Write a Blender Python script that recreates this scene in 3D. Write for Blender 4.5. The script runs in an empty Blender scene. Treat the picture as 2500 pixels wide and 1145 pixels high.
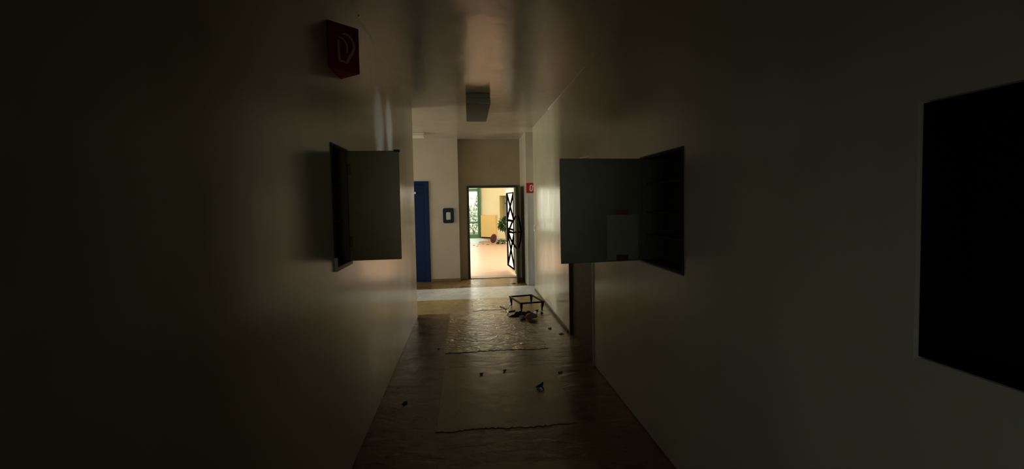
import bpy, bmesh, math, random
from math import sin, cos, pi, radians
from mathutils import Vector, Matrix
random.seed(7)
scene = bpy.context.scene
COL = scene.collection

# ------------------------------------------------------------------ materials
MATS = {}
def mat(name, base, rough=0.5, metal=0.0, spec=0.5, noise=0.0, scale=6.0, bump=0.0, bscale=20.0,
        stretch=(1, 1, 1), base2=None, rvar=0.0, coat=0.0, sheen=0.0, trans=0.0, bdetail=4, bdist=0.0, tint=None):
    m = bpy.data.materials.new(name); m.use_nodes = True
    nt = m.node_tree; N = nt.nodes; L = nt.links
    p = N['Principled BSDF']
    p.inputs['Base Color'].default_value = (*base, 1)
    p.inputs['Roughness'].default_value = rough
    p.inputs['Metallic'].default_value = metal
    p.inputs['Specular IOR Level'].default_value = spec
    p.inputs['Coat Weight'].default_value = coat
    if tint: p.inputs['Specular Tint'].default_value = (*tint, 1)
    p.inputs['Transmission Weight'].default_value = trans
    tc = N.new('ShaderNodeTexCoord'); mp = N.new('ShaderNodeMapping')
    mp.inputs['Scale'].default_value = stretch
    L.new(tc.outputs['Object'], mp.inputs['Vector'])
    if noise > 0 or rvar > 0:
        n = N.new('ShaderNodeTexNoise'); n.inputs['Scale'].default_value = scale
        n.inputs['Detail'].default_value = 6; n.inputs['Roughness'].default_value = 0.6
        L.new(mp.outputs[0], n.inputs['Vector'])
        if noise > 0:
            r = N.new('ShaderNodeValToRGB')
            b2 = base2 or tuple(c * (1 - noise) for c in base)
            r.color_ramp.elements[0].position = 0.33; r.color_ramp.elements[1].position = 0.66
            r.color_ramp.elements[0].color = (*b2, 1); r.color_ramp.elements[1].color = (*base, 1)
            L.new(n.outputs['Fac'], r.inputs['Fac']); L.new(r.outputs[0], p.inputs['Base Color'])
        if rvar > 0:
            q = N.new('ShaderNodeMapRange'); q.inputs[1].default_value = 0.3; q.inputs[2].default_value = 0.7
            q.inputs[3].default_value = rough - rvar; q.inputs[4].default_value = rough + rvar
            L.new(n.outputs['Fac'], q.inputs[0]); L.new(q.outputs[0], p.inputs['Roughness'])
    if bump > 0:
        n2 = N.new('ShaderNodeTexNoise'); n2.inputs['Scale'].default_value = bscale
        n2.inputs['Detail'].default_value = bdetail; n2.inputs['Distortion'].default_value = bdist
        L.new(mp.outputs[0], n2.inputs['Vector'])
        b = N.new('ShaderNodeBump'); b.inputs['Strength'].default_value = 1.0
        b.inputs['Distance'].default_value = bump
        L.new(n2.outputs['Fac'], b.inputs['Height']); L.new(b.outputs[0], p.inputs['Normal'])
    MATS[name] = m
    return m

WALL = mat('cream_gloss_paint', (.56, .53, .415), .21, noise=.14, scale=1.3, bump=.0020, bscale=4.0, stretch=(1, 1, .5), rvar=.06, tint=(1, .92, .76))
CEIL = mat('ceiling_paint', (.53, .485, .385), .21, noise=.14, scale=2.0, bump=.0042, bscale=5, stretch=(1, .8, 1), rvar=.04)
FARW = mat('pale_matt_wall', (.57, .51, .425), .55, noise=.1, scale=2)
DOORW = mat('beige_door_wall', (.40, .33, .21), .5, noise=.15, scale=2)
STRIPW = mat('grey_pillar_paint', (.66, .72, .70), .45, noise=.1, scale=2)
HALLW = mat('yellow_wall_paint', (.77, .69, .48), .6, noise=.05, scale=2)
HALLC = mat('hall_ceiling_paint', (.8, .78, .7), .7)
def floor_mat():
    m = mat('brown_linoleum', (.20, .125, .042), .29, spec=.38, noise=.35, scale=3.0, bump=.006, bscale=6, stretch=(1, 1.8, 1), rvar=.08, bdetail=5, bdist=.6, tint=(1, .80, .50))
    nt = m.node_tree; N = nt.nodes; L = nt.links; p = N['Principled BSDF']
    src = p.inputs['Base Color'].links[0].from_socket
    tc = N.new('ShaderNodeTexCoord'); sx = N.new('ShaderNodeSeparateXYZ'); L.new(tc.outputs['Object'], sx.inputs[0])
    def rng(out, lo, hi):
        a = N.new('ShaderNodeMath'); a.operation = 'GREATER_THAN'; a.inputs[1].default_value = lo; L.new(out, a.inputs[0])
        b = N.new('ShaderNodeMath'); b.operation = 'LESS_THAN'; b.inputs[1].default_value = hi; L.new(out, b.inputs[0])
        c = N.new('ShaderNodeMath'); c.operation = 'MULTIPLY'; L.new(a.outputs[0], c.inputs[0]); L.new(b.outputs[0], c.inputs[1])
        return c.outputs[0]
    def over(fac, src, col):
        mx = N.new('ShaderNodeMix'); mx.data_type = 'RGBA'
        L.new(fac, mx.inputs[0]); L.new(src, mx.inputs[6]); mx.inputs[7].default_value = (*col, 1); return mx.outputs[2]
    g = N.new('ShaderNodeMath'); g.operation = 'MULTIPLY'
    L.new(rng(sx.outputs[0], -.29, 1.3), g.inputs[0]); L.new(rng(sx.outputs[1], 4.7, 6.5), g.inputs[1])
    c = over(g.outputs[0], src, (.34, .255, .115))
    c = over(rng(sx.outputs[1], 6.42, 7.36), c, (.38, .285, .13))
    c = over(rng(sx.outputs[1], 7.36, 8.34), c, (.62, .64, .60))  # pale band: grazing daylight from the side passage painted into the floor colour
    L.new(c, p.inputs['Base Color'])
    return m
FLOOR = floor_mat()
def parquet():
    m = mat('peach_parquet', (.31, .195, .125), .36, noise=.14, scale=3, bump=.001, bscale=6, stretch=(.4, 2.2, 1), rvar=.06)
    return m
PARQ = parquet()
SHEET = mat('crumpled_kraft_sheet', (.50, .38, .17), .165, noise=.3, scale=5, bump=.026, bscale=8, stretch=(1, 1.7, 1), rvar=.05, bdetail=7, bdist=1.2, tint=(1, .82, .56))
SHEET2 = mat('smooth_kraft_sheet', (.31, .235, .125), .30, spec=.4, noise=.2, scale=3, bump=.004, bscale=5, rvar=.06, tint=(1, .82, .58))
BLUE = mat('blue_door_paint', (.004, .022, .085), .5, spec=.2, noise=.1)
BLUEP = mat('petrol_blue_plastic', (.002, .020, .042), .4, spec=.25)
CREAM = mat('cream_plastic', (.62, .58, .42), .4)
WHITE = mat('white_enamel', (.80, .78, .74), .4)
BROWN = mat('dark_brown_door', (.135, .10, .060), .65, spec=.25, noise=.2, scale=3, stretch=(1, 6, .5))
STEEL = mat('dark_olive_steel', (.020, .019, .012), .45, noise=.1)
BLACK = mat('black_iron', (.007, .006, .005), .5, spec=.25)
CABL = mat('olive_cabinet_paint', (.19, .155, .045), .45, noise=.18, scale=3, rvar=.06)
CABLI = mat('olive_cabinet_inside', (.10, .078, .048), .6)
CABR = mat('green_black_cabinet_paint', (.078, .092, .058), .48, noise=.25, scale=3, base2=(.066, .066, .046), rvar=.06)
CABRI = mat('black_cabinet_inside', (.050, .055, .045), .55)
NICHE = mat('black_recess_inside', (.006, .006, .005), .8, spec=.1)  # even near-black for the lining of the near recess
RED = mat('red_sign_enamel', (.42, .020, .018), .7, spec=.15)
REDL = mat('red_edge_highlight', (.42, .08, .06), .4)  # paler red that paints the edge highlights on the hose sign
REDF = mat('bright_red_sign', (.46, .012, .022), .45)
PICTO = mat('pictogram_pale_pink', (.85, .62, .58), .5)
PICTW = mat('pictogram_white', (.85, .8, .78), .5)
LAMPG = mat('dusty_lamp_plastic', (.085, .078, .055), .8, noise=.15)
LAMPD = mat('lightened_lamp_grey', (.42, .44, .34), .6)  # lighter than the diffuser: light on the lamp front put into the colour
LAMPW = mat('white_lamp_plastic', (.78, .75, .68), .4)
PAPER = mat('grey_notice_paper', (.135, .135, .115), .6)
TAPER = mat('dark_red_tape', (.10, .008, .008), .5)
TAPEB = mat('maroon_tape', (.035, .008, .008), .5)
SCRAP = mat('pale_scrap', (.74, .68, .58), .6)
STONEP = mat('pink_rubble', (.38, .27, .20), .85, noise=.3, scale=12, bump=.004, bscale=25)
STONEB = mat('brown_rubble', (.15, .11, .07), .85, noise=.35, scale=12, bump=.004, bscale=25)
STONEW = mat('white_plaster_rubble', (.62, .57, .46), .85, noise=.2, scale=12, bump=.003, bscale=25)
STONED = mat('dark_rubble', (.030, .030, .026), .8, noise=.3, scale=14, bump=.004, bscale=25)
RAG = mat('dark_grey_rag', (.020, .022, .022), .9, noise=.3, scale=9)
TUBEM = mat('worn_black_tube', (.020, .017, .012), .35)
TUBEW = mat('bright_bent_metal', (.75, .70, .58), .3, metal=.6)
GREEN = mat('green_window_paint', (.045, .145, .055), .5)
GREEND = mat('deep_green_paint', (.022, .095, .032), .5)
CABY = mat('yellow_cabinet_paint', (.66, .47, .19), .55)
CABYS = mat('yellow_cabinet_shaded_side', (.46, .31, .10), .55)  # darker copy of the cabinet yellow, shade of its side painted in
NICHEO = mat('olive_niche_paint', (.30, .22, .07), .6)
NICHEG = mat('grey_niche_back', (.22, .27, .26), .6)
POT = mat('grey_stone_pot', (.15, .165, .15), .7, noise=.15, scale=10)
SOIL = mat('dark_soil', (.03, .02, .012), .95)
LEAF = mat('dark_green_leaf', (.030, .060, .014), .5, noise=.4, scale=8)
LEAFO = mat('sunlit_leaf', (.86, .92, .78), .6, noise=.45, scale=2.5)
BARK = mat('bark', (.18, .13, .08), .9, noise=.3, scale=10)
DISC = mat('red_brown_disc', (.060, .014, .011), .6, spec=.2)
POLE = mat('grey_pole', (.25, .24, .20), .4)
MATC = mat('pale_cyan_patch', (.42, .58, .60), .5)
LATT = mat('matt_black_bars', (.003, .003, .002), .95, spec=.0)
LITTER = mat('dry_leaf', (.16, .10, .05), .8)
GROUND = mat('outdoor_ground', (.45, .5, .35), .9, noise=.3, scale=2)
SKIRT = mat('dark_skirting', (.07, .05, .025), .5)
BRSKIRT = mat('brown_skirting', (.20, .14, .07), .5)
DEBR = mat('black_litter', (.012, .011, .009), .7)

def glass_mat():
    m = bpy.data.materials.new('clear_window_glass'); m.use_nodes = True
    nt = m.node_tree; N = nt.nodes; L = nt.links; N.remove(N['Principled BSDF'])
    o = N['Material Output']; t = N.new('ShaderNodeBsdfTransparent'); g = N.new('ShaderNodeBsdfGlossy')
    g.inputs['Roughness'].default_value = .05; mx = N.new('ShaderNodeMixShader'); mx.inputs[0].default_value = .06
    t.inputs[0].default_value = (.97, .98, .96, 1)
    L.new(t.outputs[0], mx.inputs[1]); L.new(g.outputs[0], mx.inputs[2]); L.new(mx.outputs[0], o.inputs[0]); return m
GLASS = glass_mat()
def frost_mat():
    m = bpy.data.materials.new('frosted_door_glass'); m.use_nodes = True
    nt = m.node_tree; N = nt.nodes; L = nt.links; N.remove(N['Principled BSDF'])
    o = N['Material Output']; t = N.new('ShaderNodeBsdfTransparent'); d = N.new('ShaderNodeBsdfDiffuse')
    tr = N.new('ShaderNodeBsdfTranslucent')
    d.inputs[0].default_value = (.95, .90, .86, 1); tr.inputs[0].default_value = (.95, .92, .88, 1)
    a = N.new('ShaderNodeMixShader'); a.inputs[0].default_value = .5
    L.new(d.outputs[0], a.inputs[1]); L.new(tr.outputs[0], a.inputs[2])
    b = N.new('ShaderNodeMixShader'); b.inputs[0].default_value = .25
    L.new(a.outputs[0], b.inputs[1]); L.new(t.outputs[0], b.inputs[2]); L.new(b.outputs[0], o.inputs[0]); return m
FROST = frost_mat()

# ------------------------------------------------------------------ mesh helpers
def finish(name, bm, m, parent=None, smooth=False, bevel=0.0, seg=2):
    bmesh.ops.recalc_face_normals(bm, faces=bm.faces)
    me = bpy.data.meshes.new(name); bm.to_mesh(me); bm.free()
    me.materials.append(m)
    if smooth:
        for p in me.polygons: p.use_smooth = True
    o = bpy.data.objects.new(name, me); COL.objects.link(o)
    if parent: o.parent = parent
    if bevel > 0:
        b = o.modifiers.new('bevel', 'BEVEL'); b.width = bevel; b.segments = seg; b.limit_method = 'ANGLE'
        b.harden_normals = False
    return o

def add_box(bm, x0, x1, y0, y1, z0, z1, M=None):
    vs = [Vector((x, y, z)) for x in (x0, x1) for y in (y0, y1) for z in (z0, z1)]
    if M: vs = [M @ v for v in vs]
    v = [bm.verts.new(p) for p in vs]
    for f in ((0, 1, 3, 2), (4, 6, 7, 5), (0, 4, 5, 1), (2, 3, 7, 6), (0, 2, 6, 4), (1, 5, 7, 3)):
        bm.faces.new([v[i] for i in f])

def box(name, x0, x1, y0, y1, z0, z1, m, parent=None, bevel=0.003):
    bm = bmesh.new(); add_box(bm, x0, x1, y0, y1, z0, z1)
    return finish(name, bm, m, parent, bevel=bevel)

def add_bar(bm, a, b, w, t, up=Vector((0, 0, 1))):
    """rectangular bar from a to b; w across, t along 'up' side direction"""
    a, b = Vector(a), Vector(b); d = (b - a).normalized()
    s = d.cross(up)
    if s.length < 1e-4: s = d.cross(Vector((1, 0, 0)))
    s.normalize(); u = s.cross(d).normalized()
    q = [(-w / 2, -t / 2), (w / 2, -t / 2), (w / 2, t / 2), (-w / 2, t / 2)]
    r0 = [bm.verts.new(a + s * i + u * j) for i, j in q]; r1 = [bm.verts.new(b + s * i + u * j) for i, j in q]
    for i in range(4):
        j = (i + 1) % 4; bm.faces.new((r0[i], r0[j], r1[j], r1[i]))
    bm.faces.new(r0[::-1]); bm.faces.new(r1)

def add_tube(bm, pts, rad, n=10):
    pts = [Vector(p) for p in pts]; rings = []
    rr = rad if isinstance(rad, (list, tuple)) else [rad] * len(pts)
    prev = None
    for i, p in enumerate(pts):
        d = (pts[min(i + 1, len(pts) - 1)] - pts[max(i - 1, 0)]).normalized()
        if prev is None:
            s = d.cross(Vector((0, 0, 1)))
            if s.length < 1e-3: s = d.cross(Vector((1, 0, 0)))
        else:
            s = prev - d * prev.dot(d)
        s.normalize(); prev = s; u = d.cross(s)
        rings.append([bm.verts.new(p + (s * cos(2 * pi * k / n) + u * sin(2 * pi * k / n)) * rr[i]) for k in range(n)])
    for a, b in zip(rings, rings[1:]):
        for k in range(n):
            bm.faces.new((a[k], a[(k + 1) % n], b[(k + 1) % n], b[k]))
    bm.faces.new(rings[0][::-1]); bm.faces.new(rings[-1])

def add_lathe(bm, prof, n=32, M=None):
    rings = []
    for r, z in prof:
        ring = []
        for k in range(n):
            p = Vector((r * cos(2 * pi * k / n), r * sin(2 * pi * k / n), z))
            ring.append(bm.verts.new(M @ p if M else p))
        rings.append(ring)
    for a, b in zip(rings, rings[1:]):
        for k in range(n):
            bm.faces.new((a[k], a[(k + 1) % n], b[(k + 1) % n], b[k]))
    bm.faces.new(rings[0][::-1]); bm.faces.new(rings[-1])

def grid_solid(name, xs, ys, zs, solid, m, parent=None, bevel=0.0):
    """solid made of cells; only the outside faces are kept"""
    bm = bmesh.new(); V = {}
    def vert(i, j, k):
        if (i, j, k) not in V: V[(i, j, k)] = bm.verts.new((xs[i], ys[j], zs[k]))
        return V[(i, j, k)]
    nx, ny, nz = len(xs) - 1, len(ys) - 1, len(zs) - 1
    S = {}
    for i in range(nx):
        for j in range(ny):
            for k in range(nz):
                S[(i, j, k)] = solid((xs[i] + xs[i + 1]) / 2, (ys[j] + ys[j + 1]) / 2, (zs[k] + zs[k + 1]) / 2)
    for (i, j, k), s in S.items():
        if not s: continue
        for ax, d in ((0, -1), (0, 1), (1, -1), (1, 1), (2, -1), (2, 1)):
            n = [i, j, k]; n[ax] += d
            if S.get(tuple(n), False): continue
            c = [i, j, k]
            if d > 0: c[ax] += 1
            a1, a2 = [a for a in (0, 1, 2) if a != ax]
            idx = []
            for e1, e2 in ((0, 0), (1, 0), (1, 1), (0, 1)):
                q = list(c); q[a1] += e1; q[a2] += e2; idx.append(vert(*q))
            bm.faces.new(idx)
    bmesh.ops.recalc_face_normals(bm, faces=bm.faces)
    bmesh.ops.dissolve_limit(bm, angle_limit=0.01, verts=bm.verts, edges=bm.edges)
    return finish(name, bm, m, parent, bevel=bevel)

def rock(name, loc, size, m, seed, flat=.6, sub=3):
    rnd = random.Random(seed)
    bm = bmesh.new(); bmesh.ops.create_icosphere(bm, subdivisions=sub, radius=1)
    dirs = [(Vector((rnd.gauss(0, 1), rnd.gauss(0, 1), rnd.gauss(0, 1))).normalized(), rnd.uniform(.45, .78)) for _ in range(14)]
    for v in bm.verts:
        c = v.co.copy()
        for d, h in dirs:
            t = c.dot(d)
            if t > h: c -= d * (t - h)
        v.co = Vector((c.x * size[0], c.y * size[1], c.z * size[2] * flat))
    zmin = min(v.co.z for v in bm.verts)
    for v in bm.verts: v.co.z -= zmin
    o = finish(name, bm, m); o.location = loc; o.rotation_euler.z = rnd.uniform(0, 6); return o

def flake(name, loc, size, m, seed, lift=.02, thick=.004):
    """a curled, irregular flat scrap"""
    rnd = random.Random(seed); bm = bmesh.new(); n = 14; rings = []
    rad = [rnd.uniform(.6, 1) for _ in range(n)]
    ph = rnd.uniform(0, 6)
    for dz in (0, thick):
        ring = []
        for q in (1.0, .5):
            row = []
            for k in range(n):
                a = 2 * pi * k / n; r = rad[k] * q
                x, y = r * cos(a) * size[0], r * sin(a) * size[1]
                z = lift * (q * q) * max(0, cos(2 * a + ph)) + dz
                row.append(bm.verts.new((x, y, z)))
            ring.append(row)
        c = bm.verts.new((0, 0, dz)); rings.append((ring, c))
    for s, (ring, c) in enumerate(rings):
        o, i = ring
        for k in range(n):
            j = (k + 1) % n
            bm.faces.new((o[k], o[j], i[j], i[k])); bm.faces.new((i[k], i[j], c))
    for k in range(n):
        j = (k + 1) % n
        bm.faces.new((rings[0][0][0][k], rings[0][0][0][j], rings[1][0][0][j], rings[1][0][0][k]))
    o = finish(name, bm, m); o.location = loc; return o

def tag(o, label=None, cat=None, group=None, kind=None):
    if label: o['label'] = label
    if cat: o['category'] = cat
    if group: o['group'] = group
    if kind: o['kind'] = kind
    return o
def thing(name, label, cat, loc=(0, 0, 0), rz=0, group=None, kind=None):
    o = bpy.data.objects.new(name, None); COL.objects.link(o); o.empty_display_size = .1
    o.location = loc; o.rotation_euler.z = rz
    return tag(o, label, cat, group, kind)
def struct(o, label, cat): return tag(o, label, cat, None, 'structure')

# ------------------------------------------------------------------ the setting
L_, R_, H = -.755, 1.235, 3.03
YE = 9.15                                   # far wall beside the doorway
LY0, LY1, LZ0, LZ1 = 2.51, 2.835, 1.295, 2.0    # left cabinet recess
RY0, RY1, RZ0, RZ1 = 2.335, 2.93, 1.222, 1.945  # right cabinet recess
NY0, NY1, NZ0, NZ1 = .50, 1.042, 1.203, 1.90    # near right recess
DY0, DY1, DZ1 = 4.115, 5.135, 2.03              # brown door in the right wall

struct(box('floor', -6.2, 3.2, -2.4, 9.5, -.12, 0, FLOOR, bevel=0), 'brown linoleum corridor floor with reflected daylight painted as a pale cross band before the doorway', 'floor')
struct(box('floor_hall', -3.2, 5.4, 9.5, 20.7, -.12, 0, PARQ, bevel=0), 'peach coloured floor of the bright hall beyond the doorway', 'floor')
struct(box('ceiling', -6.2, 3.2, -2.4, 9.5, H, H + .12, CEIL, bevel=0), 'glossy beige corridor ceiling', 'ceiling')
struct(box('ceiling_hall', -3.2, 5.4, 9.5, 21.0, 3.5, 3.62, HALLC, bevel=0), 'ceiling of the bright hall beyond the doorway', 'ceiling')

wl = grid_solid('wall_left', [L_ - .25, L_ - .12, L_], [-2.2, LY0, LY1, 6.28], [0, LZ0, LZ1, H + .06],
    lambda x, y, z: not (LY0 < y < LY1 and LZ0 < z < LZ1 and x > L_ - .12), WALL, bevel=.008)
struct(wl, 'glossy cream left corridor wall holding the open olive cabinet', 'wall')
wr = grid_solid('wall_right', [R_, R_ + .16, R_ + .3], [-2.2, NY0, NY1, RY0, RY1, DY0, DY1, 7.85], [0, NZ0, RZ0, NZ1, RZ1, DZ1, H + .06],
    lambda x, y, z: not ((x < R_ + .16 and ((RY0 < y < RY1 and RZ0 < z < RZ1) or (NY0 < y < NY1 and NZ0 < z < NZ1)))
                         or (DY0 < y < DY1 and z < DZ1)), WALL, bevel=.012)
struct(wr, 'glossy cream right corridor wall with the brown door and open cabinet', 'wall')
struct(box('wall_back', -6.2, 3.2, -2.4, -2.2, 0, H, WALL, bevel=0), 'corridor wall behind the viewer', 'wall')
struct(box('wall_passage_near', -6.0, L_ - .25, 6.08, 6.28, 0, H, FARW, bevel=0), 'near wall of the side passage on the left', 'wall')
we = grid_solid('wall_passage_end', [-6.2, -6.0], [6.08, 6.7, 8.8, 9.5], [0, .9, 2.4, H],
    lambda x, y, z: not (6.7 < y < 8.8 and .9 < z < 2.4), FARW)
struct(we, 'end wall of the left side passage with a window opening', 'wall')
BDX0, BDX1, BDZ = -1.75, -.80, 2.135
wf = grid_solid('wall_far_left', [-6.0, BDX0, BDX1, -.172], [YE, YE + .35], [0, BDZ, H + .06],
    lambda x, y, z: not (BDX0 < x < BDX1 and z < BDZ), FARW, bevel=.006)
struct(wf, 'pale end wall left of the doorway carrying the blue door and blue switch plate', 'wall')
DX0, DX1, DZ = .0, 1.10, 2.03
wd = grid_solid('wall_far', [-.172, DX0, DX1, 1.165], [9.3, 9.5], [0, DZ, H + .0],
    lambda x, y, z: not (DX0 < x < DX1 and z < DZ), DOORW)
struct(wd, 'beige set-back wall around and above the doorway', 'wall')
struct(box('wall_pillar_right', 1.165, 3.2, 8.36, 9.5, 0, H + .06, WALL, bevel=.006), 'beige wall end right of the doorway carrying the small red sign', 'wall')
struct(box('wall_recess_right', R_ + .3, 3.2, 7.65, 7.85, 0, H, FARW, bevel=0), 'near wall of the narrow recess on the right', 'wall')
struct(box('wall_recess_end', 3.0, 3.2, 7.85, 8.36, 0, H, FARW, bevel=0), 'end wall of the narrow recess on the right', 'wall')
# hall shell
struct(box('wall_hall_front_left', -3.2, -.172, 9.5, 9.6, 0, 3.5, HALLW, bevel=0), 'hall side of the wall left of the doorway', 'wall')
struct(box('wall_hall_front_right', 1.165, 5.4, 9.5, 9.6, 0, 3.5, HALLW, bevel=0), 'hall side of the wall right of the doorway', 'wall')
struct(box('wall_hall_front_top', -.172, 1.165, 9.5, 9.6, 2.3, 3.5, HALLW, bevel=0), 'hall side of the wall above the doorway', 'wall')
struct(box('wall_hall_left', -3.2, -3.0, 9.6, 20.7, 0, 3.5, HALLW, bevel=0), 'left wall of the bright hall', 'wall')
wh = grid_solid('wall_hall_right', [5.2, 5.4], [9.6, 10.4, 15.4, 20.7], [0, .8, 2.9, 3.5],
    lambda x, y, z: not (10.4 < y < 15.4 and .8 < z < 2.9), HALLW)
struct(wh, 'right wall of the bright hall with a wide window opening', 'wall')
WX0, WX1, WZ1 = -1.95, .66, 3.1
wb = grid_solid('wall_hall_back', [-3.0, WX0, WX1, .78], [20.5, 20.7], [0, WZ1, 3.5],
    lambda x, y, z: not (WX0 < x < WX1 and z < WZ1), HALLW)
struct(wb, 'back wall of the hall around the green window', 'wall')
# angled yellow wall in its own frame: x along the wall, y into the wall
ang = math.atan2(-.68, .733)
NT0, NT1, NQ0, NQ1 = 1.157, 2.35, .885, 1.985
wy = grid_solid('wall_hall_angled', [0, NT0, NT1, 6.1], [0, .38, .5], [0, NQ0, NQ1, 3.5],
    lambda x, y, z: not (NT0 < x < NT1 and NQ0 < z < NQ1 and y < .38), HALLW)
wy.location = (.65, 20.5, 0); wy.rotation_euler.z = ang
struct(wy, 'yellow angled wall of the hall behind the potted plant', 'wall')

# skirtings
struct(box('baseboard_far', BDX1 + .02, -.172, YE - .012, YE, 0, .055, BRSKIRT), 'thin brown skirting under the pale end wall', 'baseboard')
struct(box('baseboard_right', R_ - .012, R_, 5.2, 7.84, 0, .04, SKIRT), 'thin dark skirting along the far part of the right wall', 'baseboard')

# thin pale strips added for the bright lines where ceiling meets walls
def corner_strip(name, x, s, y0, y1, label, m):
    bm = bmesh.new()
    pr = [(0, 0), (s * .011, 0), (0, -.011)]
    r = [[bm.verts.new((x + a, y, H + b)) for a, b in pr] for y in (y0, y1)]
    for i in range(3):
        j = (i + 1) % 3; bm.faces.new((r[0][i], r[0][j], r[1][j], r[1][i]))
    bm.faces.new(r[0]); bm.faces.new(r[1][::-1])
    struct(finish(name, bm, m), label, 'trim')
corner_strip('trim_1', L_, 1, 3.25, 3.75, 'short thin pale strip in the corner of left wall and ceiling by the red hose sign', WALL)
corner_strip('trim_2', R_, -1, 4.3, 6.3, 'thin pale strip in the corner of right wall and ceiling', SCRAP)

# ---- doorway: steel frame, open lattice leaf and narrow dark leaf
d1 = thing('door_1', 'open black lattice door with pale glass in dark steel frame leading to the bright hall', 'door', (0, 0, 0), kind='structure')
bm = bmesh.new()
add_box(bm, DX0, .048, 9.26, 9.5, 0, 2.03); add_box(bm, 1.07, DX1, 9.29, 9.5, 0, 2.03); add_box(bm, .048, 1.07, 9.26, 9.5, 1.985, 2.03)
finish('door_frame', bm, STEEL, d1, bevel=.004)
# leaf in its own coordinates: u along the leaf from hinge to free edge
hinge = Vector((1.062, 9.42, 0)); lu = Vector((-.095, .995, 0)).normalized(); LW = .96
ln = Vector((-lu.y, lu.x, 0))              # faces the viewer's left
def P(u, z, n=0.0): return hinge + lu * u + ln * n + Vector((0, 0, z))
bm = bmesh.new()
for a, b, w in (((.02, .06), (.02, 1.97), .06), ((LW - .05, .06), (LW - .05, 1.97), .1)):
    add_bar(bm, P(*a), P(*b), w, .04, up=ln)
for z, w in ((1.93, .1), (.10, .07)):
    add_bar(bm, P(.04, z), P(LW - .09, z), .036, w)
finish('leaf_frame', bm, WHITE, d1, bevel=.003)
bm = bmesh.new()
for z, w in ((1.875, .02), (1.235, .045), (1.035, .035), (.97, .035), (.145, .02)):
    add_bar(bm, P(.04, z, .012), P(LW - .1, z, .012), .05, w)
for u in (.06, LW - .115): add_bar(bm, P(u, .145, .012), P(u, 1.875, .012), .03, .05, up=ln)
finish('leaf_rails', bm, LATT, d1)
bm = bmesh.new()
for z0, z1 in ((1.25, 1.87), (.15, .96)):
    for a, b in (((.06, z0), (LW - .115, z1)), ((.06, z1), (LW - .115, z0))):
        add_bar(bm, P(a[0], a[1], .02), P(b[0], b[1], .02), .065, .02, up=ln)
finish('lattice_bars', bm, LATT, d1)
bm = bmesh.new(); q = [P(.05, .13, -.004), P(LW - .1, .13, -.004), P(LW - .1, 1.88, -.004), P(.05, 1.88, -.004)]
q2 = [p + ln * .008 for p in q]; a = [bm.verts.new(p) for p in q]; b = [bm.verts.new(p) for p in q2]
bm.faces.new(a[::-1]); bm.faces.new(b)
for i in range(4): bm.faces.new((a[i], a[(i + 1) % 4], b[(i + 1) % 4], b[i]))
tag(finish('glass_pane', bm, FROST, d1), 'pale frosted glass pane')
# narrow leaf folded towards the viewer, seen edge-on
S0, S1 = Vector((1.085, 9.27, 0)), Vector((1.008, 8.62, 0)); sd = (S1 - S0).normalized(); sn = Vector((-sd.y, sd.x, 0))
bm = bmesh.new()
add_bar(bm, S0 + Vector((0, 0, 1.0)), S1 + Vector((0, 0, 1.0)), .04, 1.985)
side = finish('side_leaf', bm, STEEL, d1, bevel=.004)
bm = bmesh.new()
M0 = S0 + sd * .42
for w in (-.19, .085):
    px = 1 if w > 0 else -1
    X = Vector((1, 0, 0)) * w
    e = Vector((1, 0, 0)) * (px * .022)
    add_tube(bm, [M0 + e + Vector((0, 0, 1.375)), M0 + X * .55 + e * .5 + Vector((0, 0, 1.22)), M0 + X + Vector((0, 0, 1.03)), M0 + X * .6 + e * .5 + Vector((0, 0, .85)), M0 + e + Vector((0, 0, .69))], .018, 8)
    add_tube(bm, [M0 + e * .8 + Vector((0, 0, 1.03)), M0 + X + Vector((0, 0, 1.03))], .016, 8)
tag(finish('diamond_grip', bm, LATT, side), 'black diamond-shaped iron pull')
bm = bmesh.new(); add_box(bm, .048, 1.07, 9.30, 9.6, 0, .012); finish('threshold', bm, BRSKIRT, d1)

# ---- grey door on the wall end
d4 = thing('door_4', 'plain grey door below the small red sign right of the doorway', 'door', kind='structure')
bm = bmesh.new(); add_box(bm, 1.178, 1.19, 8.335, 8.36, 0, 1.832); add_box(bm, 1.95, 1.99, 8.335, 8.36, 0, 1.832); add_box(bm, 1.19, 1.95, 8.335, 8.36, 1.80, 1.832)
finish('door_frame', bm, STRIPW, d4, bevel=.002)
bm = bmesh.new(); add_box(bm, 1.19, 1.95, 8.342, 8.36, .004, 1.80); finish('leaf', bm, STRIPW, d4, bevel=.002)

# ---- blue door
d2 = thing('door_2', 'dark blue door in the pale end wall at the left side passage', 'door', kind='structure')
bm = bmesh.new(); add_box(bm, BDX0, BDX0 + .07, YE - .02, YE + .1, 0, BDZ); add_box(bm, BDX1 - .07, BDX1, YE - .02, YE + .1, 0, BDZ)
add_box(bm, BDX0 + .07, BDX1 - .07, YE - .02, YE + .1, BDZ - .07, BDZ)
finish('door_frame', bm, BLUE, d2, bevel=.004)
bm = bmesh.new(); add_box(bm, BDX0 + .07, BDX1 - .07, YE + .012, YE + .06, .005, BDZ - .07)
lf = finish('leaf', bm, BLUE, d2, bevel=.004)
bm = bmesh.new(); add_box(bm, -1.16, -1.065, YE - .03, YE + .012, 1.87, 1.915); tag(finish('hinge_tab', bm, WHITE, lf, bevel=.003), 'small white tab')
bm = bmesh.new(); add_tube(bm, [(-1.62, YE + .012, 1.05), (-1.62, YE - .05, 1.05), (-1.50, YE - .05, 1.05)], .01, 10); finish('handle', bm, STEEL, lf, smooth=True)

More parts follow.
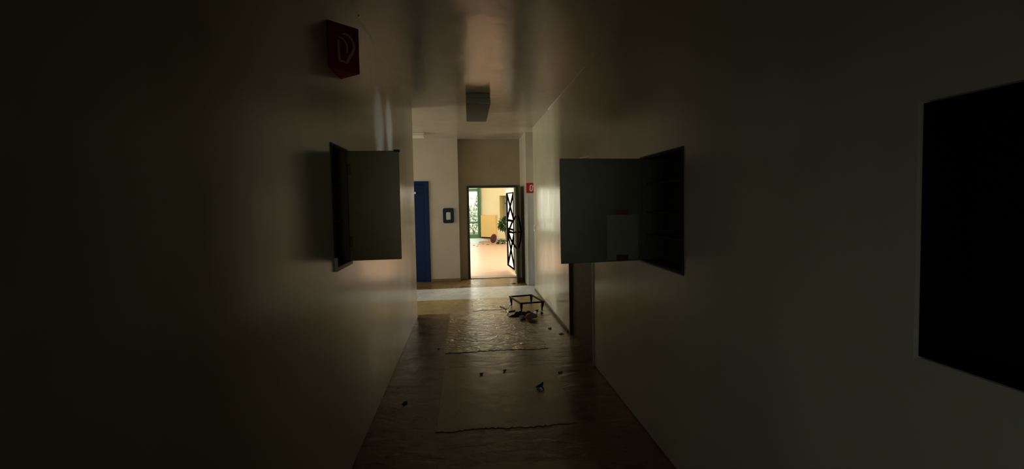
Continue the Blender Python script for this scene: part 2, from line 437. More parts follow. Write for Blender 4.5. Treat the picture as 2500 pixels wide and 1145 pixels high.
# ---- brown door in right wall
d3 = thing('door_3', 'dark brown door set in the right wall below the open cabinet door', 'door', kind='structure')
bm = bmesh.new(); add_box(bm, R_ + .035, R_ + .085, DY0 + .03, DY1 - .03, .004, DZ1 - .03); lf = finish('leaf', bm, BROWN, d3, bevel=.003)
bm = bmesh.new()
for y0, y1 in ((DY0 + .13, DY1 - .13),):
    for z0, z1 in ((.2, .92), (1.08, 1.86)):
        add_box(bm, R_ + .029, R_ + .036, y0, y1, z0, z1)
finish('door_panel', bm, BROWN, lf, bevel=.004)
bm = bmesh.new()
add_box(bm, R_ - .004, R_ + .16, DY0 - .002, DY0 + .03, 0, DZ1); add_box(bm, R_ - .004, R_ + .16, DY1 - .03, DY1 + .002, 0, DZ1)
add_box(bm, R_ - .004, R_ + .16, DY0 + .03, DY1 - .03, DZ1 - .03, DZ1)
finish('door_frame', bm, BROWN, d3, bevel=.003)
bm = bmesh.new(); add_box(bm, R_ - .012, R_ + .02, DY0 - .014, DY0 + .001, 0, DZ1); tag(finish('edge_strip', bm, CREAM, d3, bevel=.002), 'pale edge strip along the near jamb')

# ---- green window at the back of the hall
w1 = thing('window_1', 'green framed floor-to-ceiling window at the back of the bright hall', 'window', kind='structure')
bm = bmesh.new(); Y0, Y1 = 20.44, 20.62
posts = [(WX0, WX0 + .12), (-.78, -.66), (.50, .66)]
for a, b in posts: add_box(bm, a, b, Y0, Y1, 0, WZ1)
for a, b in ((WX0 + .12, -.78), (-.66, .50)):
    for z0, z1 in ((0, .17), (.69, .79), (2.22, 2.36), (WZ1 - .1, WZ1)): add_box(bm, a, b, Y0, Y1, z0, z1)
fr = finish('window_frame', bm, GREEN, w1, bevel=.006)
bm = bmesh.new(); add_box(bm, .545, .66, Y0 - .05, Y0, 0, 2.36); tag(finish('frame_post', bm, GREEND, w1, bevel=.006), 'deep green side post')
for a, b in ((WX0 + .12, -.78), (-.66, .50)):
    for z0, z1 in ((.17, .69), (.79, 2.22), (2.36, WZ1 - .1)):
        bm = bmesh.new(); add_box(bm, a, b, 20.52, 20.528, z0, z1); finish('pane', bm, GLASS, w1)
# ---- side windows that let the daylight in
def side_window(name, x, y0, y1, z0, z1, label, m, n):
    w = thing(name, label, 'window', kind='structure'); bm = bmesh.new(); t = .06
    add_box(bm, x - .04, x + .04, y0, y1, z0, z0 + t); add_box(bm, x - .04, x + .04, y0, y1, z1 - t, z1)
    for i in range(n + 1):
        yy = y0 + (y1 - y0 - t) * i / n
        add_box(bm, x - .04, x + .04, yy, yy + t, z0 + t, z1 - t)
    finish('window_frame', bm, m, w)
    for i in range(n):
        s = (y1 - y0 - t) / n; bm = bmesh.new()
        add_box(bm, x - .003, x + .003, y0 + s * i + t, y0 + s * (i + 1), z0 + t, z1 - t); finish('pane', bm, GLASS, w)
side_window('window_2', -6.1, 6.7, 8.8, .9, 2.4, 'white framed window at the end of the left side passage', WHITE, 2)
side_window('window_3', 5.3, 10.4, 15.4, .8, 2.9, 'wide green framed window in the right wall of the hall', GREEN, 4)

# ------------------------------------------------------------------ wall cabinets
def recess_box(parent, sx, x, depth, y0, y1, z0, z1, m, shelves=()):
    """lining of a recess opening on plane x, going to -sx*depth"""
    bm = bmesh.new(); t = .006
    xb = x - sx * depth
    def bb(xa, xc, *r): add_box(bm, min(xa, xc), max(xa, xc), *r)
    bb(xb + sx * .002, xb + sx * (t + .002), y0 + .002, y1 - .002, z0 + .002, z1 - .002)
    xi = xb + sx * (t + .002)
    bb(xi, x, y0 + .002, y0 + t, z0 + .002, z1 - .002); bb(xi, x, y1 - t, y1 - .002, z0 + .002, z1 - .002)
    bb(xi, x, y0 + t, y1 - t, z0 + .002, z0 + t); bb(xi, x, y0 + t, y1 - t, z1 - t, z1 - .002)
    finish('lining', bm, m, parent)
    for z in shelves:
        bm = bmesh.new(); bb(xi, x - sx * .03, y0 + t, y1 - t, z, z + .012); finish('shelf', bm, m, parent)

c1 = thing('wall_cabinet', 'olive brown cabinet in the left wall with its door swung open', 'cabinet')
recess_box(c1, 1, L_, .12, LY0, LY1 - .012, LZ0, LZ1, CABLI, (1.55, 1.78))
def slab(name, p0, p1, z0, z1, t, m, parent, bevel=.003):
    bm = bmesh.new(); p0, p1 = Vector((*p0, 0)), Vector((*p1, 0))
    add_bar(bm, p0 + Vector((0, 0, (z0 + z1) / 2)), p1 + Vector((0, 0, (z0 + z1) / 2)), t, z1 - z0)
    return finish(name, bm, m, parent, bevel=bevel)
dl = slab('door', (L_ + .0, 2.829), (-.432, 2.836), LZ0, LZ1, .012, CABL, c1)
bm = bmesh.new(); add_box(bm, -.462, -.426, 2.822, 2.850, LZ1 - .008, LZ1 + .006); finish('latch', bm, BLACK, dl)
for z in (1.42, 1.88):
    bm = bmesh.new(); add_tube(bm, [(L_ + .012, 2.821, z - .035), (L_ + .012, 2.821, z + .035)], .008, 10); finish('hinge', bm, CABL, dl, smooth=True)
bm = bmesh.new()
add_box(bm, L_ - .001, L_ + .014, LY0 - .012, LY0 + .012, LZ0 - .02, LZ0 + .06)
add_box(bm, L_ - .001, L_ + .014, LY0 + .012, LY1, LZ0 - .02, LZ0 + .004)
tag(finish('bottom_lip', bm, SCRAP, c1, bevel=.003), 'chipped pale lip under the opening')
bm = bmesh.new()
add_box(bm, L_ - .001, L_ + .006, LY0 - .01, LY0 + .004, LZ0 + .06, LZ1); add_box(bm, L_ - .001, L_ + .006, LY0 - .01, LY1, LZ1, LZ1 + .008)
finish('rim', bm, BLACK, c1)

c2 = thing('wall_cabinet', 'dark green cabinet in the right wall, open, its door carrying a taped paper', 'cabinet')
recess_box(c2, -1, R_, .16, RY0, RY1 - .016, RZ0, RZ1, CABRI, (1.40, 1.56, 1.76))
H0, H1 = Vector((R_ + .004, 2.922, 0)), Vector((.637, 2.876, 0)); hd = (H1 - H0).normalized(); hn = Vector((hd.y, -hd.x, 0))
if hn.y > 0: hn = -hn
dr = slab('door', H0[:2], H1[:2], RZ0, RZ1, .014, CABR, c2)
for z in (1.35, 1.82):
    bm = bmesh.new(); add_tube(bm, [H0 + Vector((0, -.006, z - .035)), H0 + Vector((0, -.006, z + .035))], .009, 10); finish('hinge', bm, CABR, dr, smooth=True)
bm = bmesh.new(); add_box(bm, R_ - .008, R_ + .001, RY0 - .012, RY1, RZ1, RZ1 + .01); add_box(bm, R_ - .008, R_ + .001, RY0 - .012, RY1, RZ0 - .01, RZ0)
add_box(bm, R_ - .008, R_ + .001, RY0 - .012, RY0, RZ0, RZ1); finish('rim', bm, BLACK, c2)
# paper on the door
def doorquad(name, s0, s1, z0, z1, off, th, m, parent=None, tilt=0):
    bm = bmesh.new(); vs = []
    for o in (off, off + th):
        for s, z in ((s0, z0), (s1, z0), (s1, z1), (s0, z1)):
            zz = z + tilt * (s - s0); vs.append(bm.verts.new(H0 + hd * s + hn * o + Vector((0, 0, zz))))
    bm.faces.new(vs[:4][::-1]); bm.faces.new(vs[4:])
    for i in range(4): bm.faces.new((vs[i], vs[(i + 1) % 4], vs[4 + (i + 1) % 4], vs[4 + i]))
    return finish(name, bm, m, parent)
pn = doorquad('notice_paper', .035, .268, 1.235, 1.552, .0075, .001, PAPER)
tag(pn, 'grey paper sheet taped to the open cabinet door on the right', 'paper')
tag(doorquad('tape', .11, .2, 1.55, 1.588, .0088, .0008, TAPER, pn, .03), 'red tape strip at the top edge')
tag(doorquad('tape', .11, .2, 1.224, 1.268, .0088, .0008, TAPEB, pn, .03), 'dark maroon tape strip at the bottom edge')
# white scrap on top of that door
bm = bmesh.new(); r = []
for i, (s, z, w) in enumerate(((.46, 1.9465, .010), (.43, 1.949, .012), (.405, 1.957, .010), (.375, 1.963, .006))):
    c = H0 + hd * s + Vector((0, 0, z)); r.append([bm.verts.new(c + hn * w), bm.verts.new(c - hn * w), bm.verts.new(c - hn * w + Vector((0, 0, .007))), bm.verts.new(c + hn * w + Vector((0, 0, .007)))])
for a, b in zip(r, r[1:]):
    for i in range(4): bm.faces.new((a[i], a[(i + 1) % 4], b[(i + 1) % 4], b[i]))
bm.faces.new(r[0]); bm.faces.new(r[-1][::-1])
tag(finish('paper_scrap', bm, SCRAP), 'small bent white scrap lying on the top edge of the right cabinet door', 'paper')

c3 = thing('wall_cabinet', 'large black doorless recess in the right wall nearest the viewer', 'cabinet')
recess_box(c3, -1, R_, .16, NY0, NY1, NZ0, NZ1, NICHE, ())

# ------------------------------------------------------------------ signs
sA, sC, sB = Vector((L_ + .002, 2.505, 0)), Vector((L_ + .002, 2.745, 0)), Vector((-.612, 2.635, 0))
SZ0, SZ1 = 2.425, 2.69
sg = thing('fire_sign', 'dark red V-shaped hose sign projecting high from the left wall', 'sign')
bm = bmesh.new()
lo = [bm.verts.new(p + Vector((0, 0, SZ0))) for p in (sA, sB, sC)]; hi = [bm.verts.new(p + Vector((0, 0, SZ1))) for p in (sA, sB, sC)]
bm.faces.new(lo[::-1]); bm.faces.new(hi)
for i in range(3): bm.faces.new((lo[i], lo[(i + 1) % 3], hi[(i + 1) % 3], hi[i]))
finish('sign_body', bm, RED, sg, bevel=.004)
def picto(O, U, V, n, strokes, m, parent, name='pictogram'):
    """strokes: lists of (u, v, width) drawn as raised ribbons on the plane O + u*U + v*V"""
    bm = bmesh.new()
    for st in strokes:
        if len(st) > 3:                       # smooth the curve
            fine = []
            for i in range(len(st) - 1):
                p0, p1, p2, p3 = st[max(i - 1, 0)], st[i], st[i + 1], st[min(i + 2, len(st) - 1)]
                for k in range(5):
                    t = k / 5
                    fine.append(tuple(.5 * (2 * b + (c - a) * t + (2 * a - 5 * b + 4 * c - d) * t * t + (3 * b - a - 3 * c + d) * t ** 3) for a, b, c, d in zip(p0, p1, p2, p3)))
            st = fine + [st[-1]]
        rows = []
        for i, (u, v, w) in enumerate(st):
            p = O + U * u + V * v
            a = st[max(i - 1, 0)]; b = st[min(i + 1, len(st) - 1)]
            d = (U * (b[0] - a[0]) + V * (b[1] - a[1])).normalized(); s = d.cross(n).normalized()
            rows.append([bm.verts.new(p + s * w / 2 + n * .0005), bm.verts.new(p - s * w / 2 + n * .0005), bm.verts.new(p - s * w / 2 + n * .002), bm.verts.new(p + s * w / 2 + n * .002)])
        for a, b in zip(rows, rows[1:]):
            for i in range(4): bm.faces.new((a[i], a[(i + 1) % 4], b[(i + 1) % 4], b[i]))
        bm.faces.new(rows[0]); bm.faces.new(rows[-1][::-1])
    return finish(name, bm, m, parent)
U = sB - sA; V = Vector((0, 0, -(SZ1 - SZ0))); nrm = Vector((U.y, -U.x, 0)).normalized()
O = sA + Vector((0, 0, SZ1)) + nrm * .001
tag(picto(O, U, V, nrm, [[(.33, .36, .014), (.335, .6, .014), (.35, .80, .016)], [(.33, .80, .012), (.62, .81, .012)],
    [(.46, .215, .008), (.62, .21, .012), (.74, .27, .014), (.81, .36, .014), (.82, .46, .014), (.77, .57, .015), (.68, .67, .017), (.60, .78, .019)],
    [(.34, .30, .007), (.47, .325, .011), (.57, .40, .012), (.605, .5, .011), (.585, .60, .009)]], PICTO, sg), 'pale fire hose symbol')
for a in ([(.06, .07, .004), (.30, .07, .004)], [(.12, .945, .004), (.68, .945, .004)]): picto(O, U, V, nrm, [a], REDL, sg, 'edge_highlight')

s2 = thing('extinguisher_sign', 'small bright red square sign on the grey wall end beside the doorway', 'sign')
bm = bmesh.new(); add_box(bm, 1.172, 1.372, 8.352, 8.36, 1.838, 2.035); finish('sign_plate', bm, REDF, s2, bevel=.002)
picto(Vector((1.172, 8.352, 2.035)), Vector((.2, 0, 0)), Vector((0, 0, -.197)), Vector((0, -1, 0)),
    [[(.46, .22, .018), (.40, .30, .02), (.38, .5, .022), (.38, .78, .022)], [(.38, .8, .02), (.56, .8, .02)],
     [(.46, .22, .014), (.58, .25, .014), (.62, .4, .016), (.60, .6, .02), (.56, .8, .02)], [(.62, .35, .014), (.74, .3, .014), (.8, .45, .014)]], PICTW, s2)

# ------------------------------------------------------------------ lamps and switches
lp = thing('ceiling_lamp', 'dusty grey box lamp on the corridor ceiling', 'lamp', (0, 0, 0))
bm = bmesh.new(); add_box(bm, .022, .322, 5.43, 6.60, 2.978, H); finish('housing', bm, LAMPD, lp, bevel=.006)
bm = bmesh.new(); add_box(bm, .018, .325, 5.425, 6.605, 2.90, 2.974); df = finish('diffuser', bm, LAMPG, lp, bevel=.010)
bm = bmesh.new(); add_box(bm, .02, .323, 5.417, 5.425, 2.904, 2.972); tag(finish('lit_front', bm, LAMPD, df, bevel=.002), 'grey front face with light painted in')  # front piece split off, its paler colour standing for light from behind
bm = bmesh.new(); add_box(bm, .17, .318, 5.412, 5.417, 2.902, 2.908); tag(finish('edge_clip', bm, SCRAP, df), 'thin pale edge line')
l2 = thing('ceiling_lamp', 'white box lamp on the ceiling over the left side passage', 'lamp')
bm = bmesh.new(); add_box(bm, -1.75, -.79, 8.36, 8.62, 3.0, H); finish('housing', bm, LAMPW, l2, bevel=.005)
bm = bmesh.new(); add_box(bm, -1.74, -.80, 8.37, 8.61, 2.95, 3.0); finish('diffuser', bm, LAMPW, l2, bevel=.012)

sp = thing('switch_plate', 'dark blue rounded switch plate on the pale wall left of the doorway', 'switch')
def round_rect_frame(bm, x0, x1, z0, z1, r, y0, y1):
    pts = []
    for cx, cz, a0 in ((x1 - r, z1 - r, 0), (x0 + r, z1 - r, 90), (x0 + r, z0 + r, 180), (x1 - r, z0 + r, 270)):
        for k in range(7):
            a = radians(a0 + 15 * k); pts.append((cx + r * cos(a), cz + r * sin(a)))
    a = [bm.verts.new((x, y0, z)) for x, z in pts]; b = [bm.verts.new((x, y1, z)) for x, z in pts]
    bm.faces.new(a); bm.faces.new(b[::-1])
    for i in range(len(pts)):
        j = (i + 1) % len(pts); bm.faces.new((a[i], a[j], b[j], b[i]))
bm = bmesh.new(); round_rect_frame(bm, -.512, -.282, 1.242, 1.562, .04, YE - .022, YE); finish('plate', bm, BLUEP, sp, bevel=.005)
bm = bmesh.new(); round_rect_frame(bm, -.444, -.350, 1.315, 1.474, .02, YE - .036, YE - .022); tag(finish('rocker', bm, CREAM, sp, bevel=.003), 'cream rocker in the middle')
ls = thing('light_switch', 'small pale light switch at the far edge of the right wall', 'switch')
bm = bmesh.new(); add_box(bm, R_ - .012, R_, 7.70, 7.80, 1.12, 1.235); finish('plate', bm, WHITE, ls, bevel=.003)
bm = bmesh.new(); add_box(bm, R_ - .02, R_ - .012, 7.725, 7.775, 1.145, 1.21); finish('rocker', bm, SCRAP, ls, bevel=.002)

# ------------------------------------------------------------------ things on the corridor floor
def sheet(name, corners, m, label, amp, seed, nx=60, ny=70, ragged=.012, thick=.003):
    """thin protective sheet with a creased surface; corners = (near-left, near-right, far-right, far-left)"""
    rnd = random.Random(seed); bm = bmesh.new()
    a, b, c, d = [Vector((*p, 0)) for p in corners]
    fx = [(rnd.uniform(3, 16), rnd.uniform(3, 16), rnd.uniform(0, 6), rnd.uniform(.3, 1)) for _ in range(9)]
    g = []
    for j in range(ny + 1):
        row = []
        for i in range(nx + 1):
            u, v = i / nx, j / ny
            e = Vector((0, 0, 0))
            if i in (0, nx): e.x = rnd.uniform(-ragged, ragged) * .5
            if j in (0, ny): e.y = rnd.uniform(-ragged, ragged) + .012 * sin(u * 9 + seed)
            p = (a * (1 - u) + b * u) * (1 - v) + (d * (1 - u) + c * u) * v + e
            h = sum(abs(sin(p.x * k1 + p.y * k2 + ph)) * w for k1, k2, ph, w in fx) / 9
            row.append(bm.verts.new((p.x, p.y, thick + amp * h)))
        g.append(row)
    for j in range(ny):
        for i in range(nx): bm.faces.new((g[j][i], g[j][i + 1], g[j + 1][i + 1], g[j + 1][i]))
    rim = [e for e in bm.edges if len(e.link_faces) == 1]
    r = bmesh.ops.extrude_edge_only(bm, edges=rim)
    for v in r['geom']:
        if isinstance(v, bmesh.types.BMVert): v.co.z = .0005
    return tag(finish(name, bm, m), label, 'floor sheet', 'protective sheets on the corridor floor')
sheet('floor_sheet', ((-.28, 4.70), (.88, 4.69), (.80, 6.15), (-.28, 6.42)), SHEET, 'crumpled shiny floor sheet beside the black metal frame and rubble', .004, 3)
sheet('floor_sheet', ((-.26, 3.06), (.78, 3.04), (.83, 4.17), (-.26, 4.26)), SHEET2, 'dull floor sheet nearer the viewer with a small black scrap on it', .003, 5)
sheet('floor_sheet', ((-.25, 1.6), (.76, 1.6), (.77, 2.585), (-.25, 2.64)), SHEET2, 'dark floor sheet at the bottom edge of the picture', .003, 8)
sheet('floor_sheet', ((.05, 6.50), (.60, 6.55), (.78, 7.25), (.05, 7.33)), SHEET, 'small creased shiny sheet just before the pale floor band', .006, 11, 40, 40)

st = thing('metal_frame', 'low black metal stool frame without a top, standing by the right wall', 'stool frame', (0, 0, 0))
tops = [Vector(p) for p in ((.655, 6.79, .135), (.770, 6.30, .135), (1.128, 6.35, .135), (1.018, 6.85, .135))]
bm = bmesh.new()
for i in range(4):
    a, b = tops[i], tops[(i + 1) % 4]; d = (b - a).normalized() * .012
    add_bar(bm, a - d, b + d, .022, .024)
finish('top_frame', bm, BLACK, st, bevel=.002)
cen = sum(tops, Vector()) / 4
for t in tops:
    bm = bmesh.new(); inw = (cen - t).normalized(); inw.z = 0
    top = t + inw * .02; foot = Vector((top.x + inw.x * .012, top.y + inw.y * .012, 0))
    add_tube(bm, [top + Vector((0, 0, -.012)), top * .5 + Vector((foot.x, foot.y, .135)) * .5 + Vector((0, 0, -.06)), foot + Vector((0, 0, .03)), foot], [.024, .021, .012, .012], 12)
    finish('leg', bm, BLACK, st, smooth=True)

# rubble in front of the frame
G = 'rubble heap by the metal frame'
tag(rock('rubble_lump', (.875, 5.885, .001), (.098, .06, .095), STONEP, 1), 'large pinkish plaster lump in the rubble before the metal frame', 'rubble', G)
tag(rock('rubble_lump', (.74, 5.87, .001), (.07, .055, .072), STONEB, 2), 'brown plaster lump left of the pink one in the rubble', 'rubble', G)
tag(rock('rubble_lump', (.95, 6.01, .001), (.046, .034, .085), STONEW, 3), 'small whitish plaster chip right of the pink lump', 'rubble', G)
tag(rock('rubble_lump', (.865, 5.75, .001), (.10, .050, .038), STONED, 4), 'dark flat lump nearest the viewer in the rubble heap', 'rubble', G)
tag(rock('rubble_lump', (.975, 6.10, .001), (.04, .035, .085), STONED, 5), 'dark lump behind the white chip under the metal frame', 'rubble', G)
tag(rock('rubble_lump', (1.06, 6.13, .001), (.032, .024, .05), STONED, 6, sub=2), 'tiny dark chip at the right end of the rubble heap', 'rubble', G)
def rag(name, loc, sx, sy, h, m, seed, label):
    rnd = random.Random(seed); bm = bmesh.new(); n = 26; g = []
    ph = [rnd.uniform(0, 6) for _ in range(6)]
    for j in range(n + 1):
        row = []
        for i in range(n + 1):
            u, v = i / n * 2 - 1, j / n * 2 - 1
            x, y = u * sx * (1 + .15 * sin(4 * v + ph[0])), v * sy * (1 + .2 * sin(3 * u + ph[1]))
            edge = max(0, 1 - max(abs(u), abs(v)) ** 3)
            z = h * edge * (.45 + .3 * sin(7 * u + 3 * v + ph[2]) + .25 * sin(11 * v - 4 * u + ph[3])) + .002
            row.append(bm.verts.new((x, y, max(z, .002))))
        g.append(row)
    for j in range(n):
        for i in range(n): bm.faces.new((g[j][i], g[j][i + 1], g[j + 1][i + 1], g[j + 1][i]))
    rim = [e for e in bm.edges if len(e.link_faces) == 1]
    r = bmesh.ops.extrude_edge_only(bm, edges=rim)
    for v in r['geom']:
        if isinstance(v, bmesh.types.BMVert): v.co.z = .0005
    o = finish(name, bm, m, smooth=True); o.location = loc; o.rotation_euler.z = .3
    return tag(o, label, 'rag')
rag('dark_rag', (.755, 6.10, .001), .185, .055, .075, RAG, 4, 'crumpled dark grey rag stretched across the rubble under the metal frame')
tp = thing('bent_tube', 'bent black tube with a bright bent end left of the rubble', 'tube')
bm = bmesh.new(); add_tube(bm, [(.475, 6.545, .040), (.525, 6.50, .034), (.555, 6.42, .022), (.562, 6.38, .018)], .012, 10); finish('tube', bm, TUBEM, tp, smooth=True)
bm = bmesh.new(); add_tube(bm, [(.562, 6.38, .018), (.574, 6.32, .015), (.572, 6.25, .013), (.560, 6.20, .0125)], .0118, 10); tag(finish('bent_end', bm, TUBEW, tp, smooth=True), 'bright bare metal bend')
tb = thing('broken_rod', 'short dark rod lying between the bent tube and the metal frame', 'rod')
bm = bmesh.new(); add_tube(bm, [(.596, 6.33, .010), (.64, 6.365, .011), (.692, 6.38, .010)], .010, 10); finish('rod', bm, TUBEM, tb, smooth=True)

# small litter
def litter(loc, size, seed, label, m=DEBR, lift=.007, name='litter_scrap'):
    return tag(flake(name, loc, size, m, seed, lift), label, 'scrap', 'litter scraps on the floor')
litter((1.04, 5.41, .001), (.028, .04), 21, 'small dark scrap below the metal frame, left of the brown one')
litter((1.135, 5.17, .001), (.038, .03), 22, 'dark brown scrap lying against the right wall by the brown door', STONEB)
litter((.10, 4.05, .008), (.022, .03), 24, 'faint dark scrap on the left of the dull floor sheet', STONEB)
litter((.33, 4.09, .008), (.02, .03), 25, 'faint dark scrap near the middle of the far edge of the dull sheet', STONEB)
litter((.86, 3.99, .001), (.026, .02), 26, 'faint brown scrap just right of the dull floor sheet', STONEB)
litter((-.55, 3.55, .001), (.026, .03), 27, 'dark scrap near the left wall in the dark foreground')
litter((-.36, 4.85, .001), (.014, .025), 28, 'tiny dark scrap left of the crumpled floor sheet')
litter((.92, 8.60, .001), (.065, .03), 29, 'dark scrap on the floor at the foot of the doorway', name='litter_scrap')
bk = thing('black_scrap', 'small black scrap with splayed points standing on the dull floor sheet', 'scrap', (.605, 3.66, .006))
bm = bmesh.new()
add_tube(bm, [(-.035, .01, .008), (-.005, .0, .020), (.022, .01, .03), (.03, .02, .045)], [.005, .014, .013, .006], 8)
add_tube(bm, [(.012, 0, .022), (.026, -.03, .008), (.028, -.055, .002)], [.009, .006, .003], 8)
add_tube(bm, [(.0, 0, .02), (-.01, .04, .005)], [.010, .004], 8)
finish('crumple', bm, DEBR, bk)

# ------------------------------------------------------------------ things in the bright hall
hu = Vector((.733, -.68, 0)).normalized(); hb = Vector((.68, .733, 0)).normalized()
yc = thing('wall_unit', 'plain cream-yellow box cabinet against the angled hall wall by the green window', 'cabinet', (.635, 20.27, 0), ang)
bm = bmesh.new(); add_box(bm, 0, .85, 0, .012, .06, 1.085); finish('front_panel', bm, CABY, yc, bevel=.004)
bm = bmesh.new(); add_box(bm, .002, .848, .012, .155, .06, 1.083); tag(finish('body', bm, CABYS, yc, bevel=.003), 'yellow sides with shade painted in')
bm = bmesh.new(); add_box(bm, .03, .82, .02, .15, 0, .06); finish('plinth', bm, BLACK, yc)

ni = thing('wall_niche', 'deep olive and grey niche with cream surround in the yellow hall wall', 'niche', (.65, 20.5, 0), ang)
bm = bmesh.new(); t = .06
add_box(bm, NT0 - t, NT1 + t, -.025, 0, NQ1, NQ1 + t); add_box(bm, NT0 - t, NT1 + t, -.04, 0, NQ0 - t, NQ0)
add_box(bm, NT0 - t, NT0, -.025, 0, NQ0, NQ1); add_box(bm, NT1, NT1 + t, -.025, 0, NQ0, NQ1); finish('surround', bm, HALLW, ni)
bm = bmesh.new(); add_box(bm, NT0 + .001, NT0 + .008, 0, .37, NQ0 + .001, NQ1 - .001); tag(finish('reveal', bm, NICHEO, ni), 'olive side face')
bm = bmesh.new(); add_box(bm, NT0 + .008, NT1 - .001, .368, .378, NQ0 + .001, NQ1 - .001); tag(finish('back_panel', bm, NICHEG, ni), 'grey back face')
bm = bmesh.new(); add_box(bm, NT0 + .15, NT0 + .55, .2, .366, 1.60, 1.66); finish('bracket', bm, STEEL, ni)

pp = thing('potted_plant', 'bushy dark green plant in a tall grey pot behind the lattice door', 'plant', (1.80, 17.55, 0))
bm = bmesh.new(); add_lathe(bm, [(.20, 0), (.215, .02), (.25, .3), (.29, .50), (.305, .53), (.305, .56), (.27, .56), (.262, .51)], 36); finish('pot', bm, POT, pp, smooth=True)
bm = bmesh.new(); add_lathe(bm, [(.26, .48), (.262, .512)], 24); finish('soil', bm, SOIL, pp)
def leaves(bm, cen, rad, n, ls, rnd, shell=.55, droop=.3):
    for _ in range(n):
        d = Vector((rnd.gauss(0, 1), rnd.gauss(0, 1), rnd.gauss(0, 1))).normalized()
        r = shell + (1 - shell) * rnd.random()
        p = Vector((cen[0] + d.x * rad[0] * r, cen[1] + d.y * rad[1] * r, cen[2] + d.z * rad[2] * r))
        t = (d + Vector((rnd.uniform(-.6, .6), rnd.uniform(-.6, .6), rnd.uniform(-.6, .6) - droop))).normalized()
        s = t.cross(Vector((rnd.uniform(-1, 1), rnd.uniform(-1, 1), 1))).normalized(); l = ls * rnd.uniform(.7, 1.3)
        nn = s.cross(t) * l * .12
        v = [bm.verts.new(q) for q in (p, p + t * l * .45 + s * l * .28 + nn, p + t * l, p + t * l * .45 - s * l * .28 + nn)]
        bm.faces.new(v)
rnd = random.Random(3); bm = bmesh.new()
leaves(bm, (-.10, 0, .80), (.38, .36, .28), 620, .13, rnd); leaves(bm, (-.32, 0, .66), (.17, .16, .16), 160, .11, rnd); leaves(bm, (.0, 0, 1.02), (.22, .2, .14), 140, .12, rnd)
finish('foliage', bm, LEAF, pp)
bm = bmesh.new()
for k in range(7):
    a = k * .9; add_tube(bm, [(.05 * cos(a), .05 * sin(a), .5), (.12 * cos(a) - .05, .12 * sin(a), .72), (.24 * cos(a) - .09, .24 * sin(a), .92)], [.012, .009, .005], 6)
finish('stem', bm, BARK, pp)
tag(rock('plaster_block', (1.56, 17.12, 0), (.09, .06, .06), STONEW, 12), 'small white block on the floor before the grey plant pot', 'rubble')
bm = bmesh.new(); rnd = random.Random(8); leaves(bm, (0, 0, .06), (.14, .1, .05), 60, .11, rnd)
o = finish('leaf_sprig', bm, LEAF); o.location = (1.33, 17.08, .0); tag(o, 'dark green leaf sprig on the floor left of the plant pot', 'leaves')

fs = thing('fallen_stand', 'toppled stand with a red-brown round base lying before the yellow cabinet', 'stand')
dc = Vector((1.055, 17.48, .197)); pe = Vector((1.62, 17.90, .04)); dn = (pe - dc).normalized()
bm = bmesh.new(); M = Matrix.Translation(dc) @ dn.to_track_quat('Z', 'X').to_matrix().to_4x4()
add_lathe(bm, [(.17, -.012), (.188, -.004), (.188, .008), (.16, .022), (.05, .034), (.03, .05)], 40, M); finish('round_base', bm, DISC, fs, smooth=True)
bm = bmesh.new(); add_tube(bm, [dc + dn * .04, pe], .026, 14); tag(finish('pole', bm, POLE, fs, smooth=True), 'grey pole')

bm = bmesh.new(); v = [(-.6, 17.75), (.42, 17.75), (.50, 18.45), (.95, 18.85), (.62, 20.05), (-.6, 20.30)]
a = [bm.verts.new((x, y, .001)) for x, y in v]; b = [bm.verts.new((x, y, .006)) for x, y in v]
bm.faces.new(a[::-1]); bm.faces.new(b)
for i in range(len(v)): j = (i + 1) % len(v); bm.faces.new((a[i], a[j], b[j], b[i]))
tag(finish('pale_patch', bm, MATC), 'pale cyan patch on the hall floor under the green window', 'floor sheet')  # flat pale cyan shape just above the hall floor
for i, (x, y, s, lab) in enumerate(((.24, 16.75, .07, 'dry leaf leftmost below the pale cyan patch'), (.42, 16.9, .06, 'dry leaf second from left below the pale cyan patch'),
        (.36, 16.3, .05, 'tiny dry leaf nearest the viewer on the hall floor'), (.78, 16.85, .09, 'dry leaf left of the red-brown disc on the hall floor'), (.62, 17.2, .06, 'dry leaf just below the right end of the pale cyan patch'))):
    tag(flake('dry_leaf', (x, y, .001), (s, s * .45), LITTER, 40 + i, .015), lab, 'leaf', 'dry leaves on the hall floor')

# ------------------------------------------------------------------ outdoors beyond the green window
struct(box('ground', -14, 14, 20.7, 40, -.3, -.1, GROUND, bevel=0), 'sunlit ground outside the green window', 'ground')
def shrub(x, y, w, h, n, seed, label):
    t = thing('shrub', label, 'shrub', (x, y, -.1), group='shrubs outside the green window'); r = random.Random(seed); bm = bmesh.new()
    for k in range(7):
        leaves(bm, (r.uniform(-.5, .5) * w, r.uniform(-.3, .3) * w, h * r.uniform(.25, .8)), (w * .45, w * .4, h * .25), n * 3, .11, r, .3)
    finish('foliage', bm, LEAFO, t); bm = bmesh.new()
    for k in range(5):
        a = k * 1.3; add_tube(bm, [(0, 0, 0), (.2 * w * cos(a), .2 * w * sin(a), h * .4), (.4 * w * cos(a), .4 * w * sin(a), h * .85)], [.05, .035, .015], 8)
    finish('stem', bm, BARK, t)
shrub(-1.7, 24.5, 1.3, 2.9, 260, 1, 'left pale green shrub outside the green window')
shrub(.35, 24.2, 1.1, 2.6, 260, 2, 'middle pale green shrub filling the green window')
shrub(2.2, 25.0, 1.3, 3.0, 260, 3, 'right pale green shrub outside behind the yellow wall')

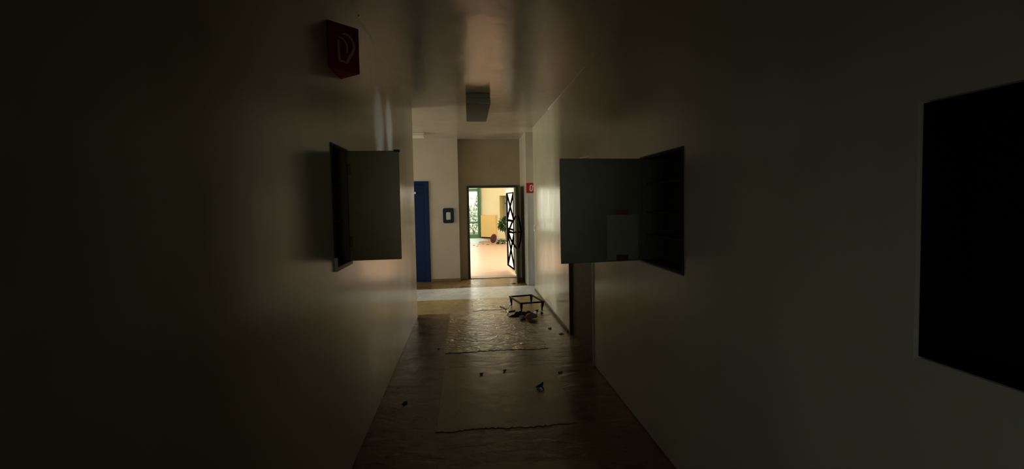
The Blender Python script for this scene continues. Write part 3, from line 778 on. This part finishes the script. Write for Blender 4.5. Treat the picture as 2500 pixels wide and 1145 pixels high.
# ------------------------------------------------------------------ light
def area(name, loc, direction, sx, sy, power, col=(1, 1, 1), spread=pi):
    l = bpy.data.lights.new(name, 'AREA'); l.shape = 'RECTANGLE'; l.size = sx; l.size_y = sy; l.energy = power; l.color = col; l.spread = spread
    o = bpy.data.objects.new(name, l); COL.objects.link(o); o.location = loc
    o.rotation_euler = Vector(direction).to_track_quat('-Z', 'Y').to_euler(); return o
area('hall_window_daylight', (5.7, 12.9, 1.9), (-1, 0, -.12), 5.0, 2.2, 800, (1, .97, .91))
area('hall_ceiling_fill', (.8, 11.6, 3.42), (0, 0, -1), 5.0, 3.0, 205, (1, .97, .93))  # unseen fill added under the hall ceiling, brightens the floor near the door
area('back_window_daylight', (-.7, 20.9, 1.7), (0, -1, -.1), 2.4, 2.8, 45, (1, .96, .90))
area('hall_corner_fill', (3.6, 16.6, 2.7), (-3.9, -11.5, -1.2), 1.6, 1.2, 210, (1, .96, .90))  # unseen fill added at the rear right, sends light into the corridor
area('passage_window_daylight', (-6.4, 7.75, 1.7), (1, 0, 0), 2.0, 1.5, 165, (1, .95, .84))
area('recess_fill', (2.6, 7.9, 2.0), (-1, .22, 0), .3, .8, 8, (1, .93, .82))  # added fill, hidden in the recess, brightens the wall end
area('corridor_back_fill', (-.68, -.75, 1.45), (1.92, 2.35, -.55), .35, .6, 0.62, (.88, 1, .85), radians(75))  # added fill behind the viewer, brightens the near right wall
area('corridor_end_fill', (.24, -2.1, 1.75), (0, 1, -.01), .9, .5, .52, (1, .97, .80), radians(26))  # added narrow fill behind the viewer, brightens the open cabinet doors
def spot(name, loc, target, half, sx, power):
    l = bpy.data.lights.new(name, 'SPOT'); l.energy = power; l.spot_size = half * 2; l.spot_blend = .9; l.shadow_soft_size = .02; l.color = (.75, .88, 1)
    o = bpy.data.objects.new(name, l); COL.objects.link(o); o.location = loc
    o.rotation_euler = (Vector(target) - Vector(loc)).to_track_quat('-Z', 'Y').to_euler(); o.scale = (sx, 1, 1)
for i, y in enumerate((3.90, 4.40)):
    spot('streak_spot', (.96 + .03 * i, 9.42, 1.95), (L_, y, 2.36 + .06 * i), radians(3.7), .21, 420 + 160 * i)  # hidden spots added below the door head for bluish streaks on the left wall
s = bpy.data.lights.new('sun', 'SUN'); s.energy = 10; s.angle = .02; s.color = (1, .97, .88)
so = bpy.data.objects.new('sun', s); COL.objects.link(so); so.rotation_euler = Vector((.25, .6, -.75)).to_track_quat('-Z', 'Y').to_euler()
w = bpy.data.worlds.new('sky'); scene.world = w; w.use_nodes = True
bg = w.node_tree.nodes['Background']; bg.inputs[0].default_value = (.93, .97, .95, 1); bg.inputs[1].default_value = 1.0

# ------------------------------------------------------------------ camera
yaw, pitch, roll = radians(5.990656), radians(2.368098), radians(1.05)
fw = Vector((sin(yaw) * cos(pitch), cos(yaw) * cos(pitch), -sin(pitch)))
rt = Vector((cos(yaw), -sin(yaw), 0)); up = rt.cross(fw)
r2 = rt * cos(roll) - up * sin(roll); u2 = rt * sin(roll) + up * cos(roll)
cam = bpy.data.cameras.new('camera'); co = bpy.data.objects.new('camera', cam); COL.objects.link(co)
co.matrix_world = Matrix(((r2.x, u2.x, -fw.x, 0), (r2.y, u2.y, -fw.y, 0), (r2.z, u2.z, -fw.z, 1.65), (0, 0, 0, 1)))
cam.sensor_fit = 'HORIZONTAL'; cam.sensor_width = 36; cam.lens = 36 * 1040 / 2500; cam.shift_y = -34.5 / 2500; cam.clip_start = .02
scene.camera = co
scene.view_settings.view_transform = 'Standard'
scene.view_settings.exposure = 0.38
scene.view_settings.gamma = 0.98
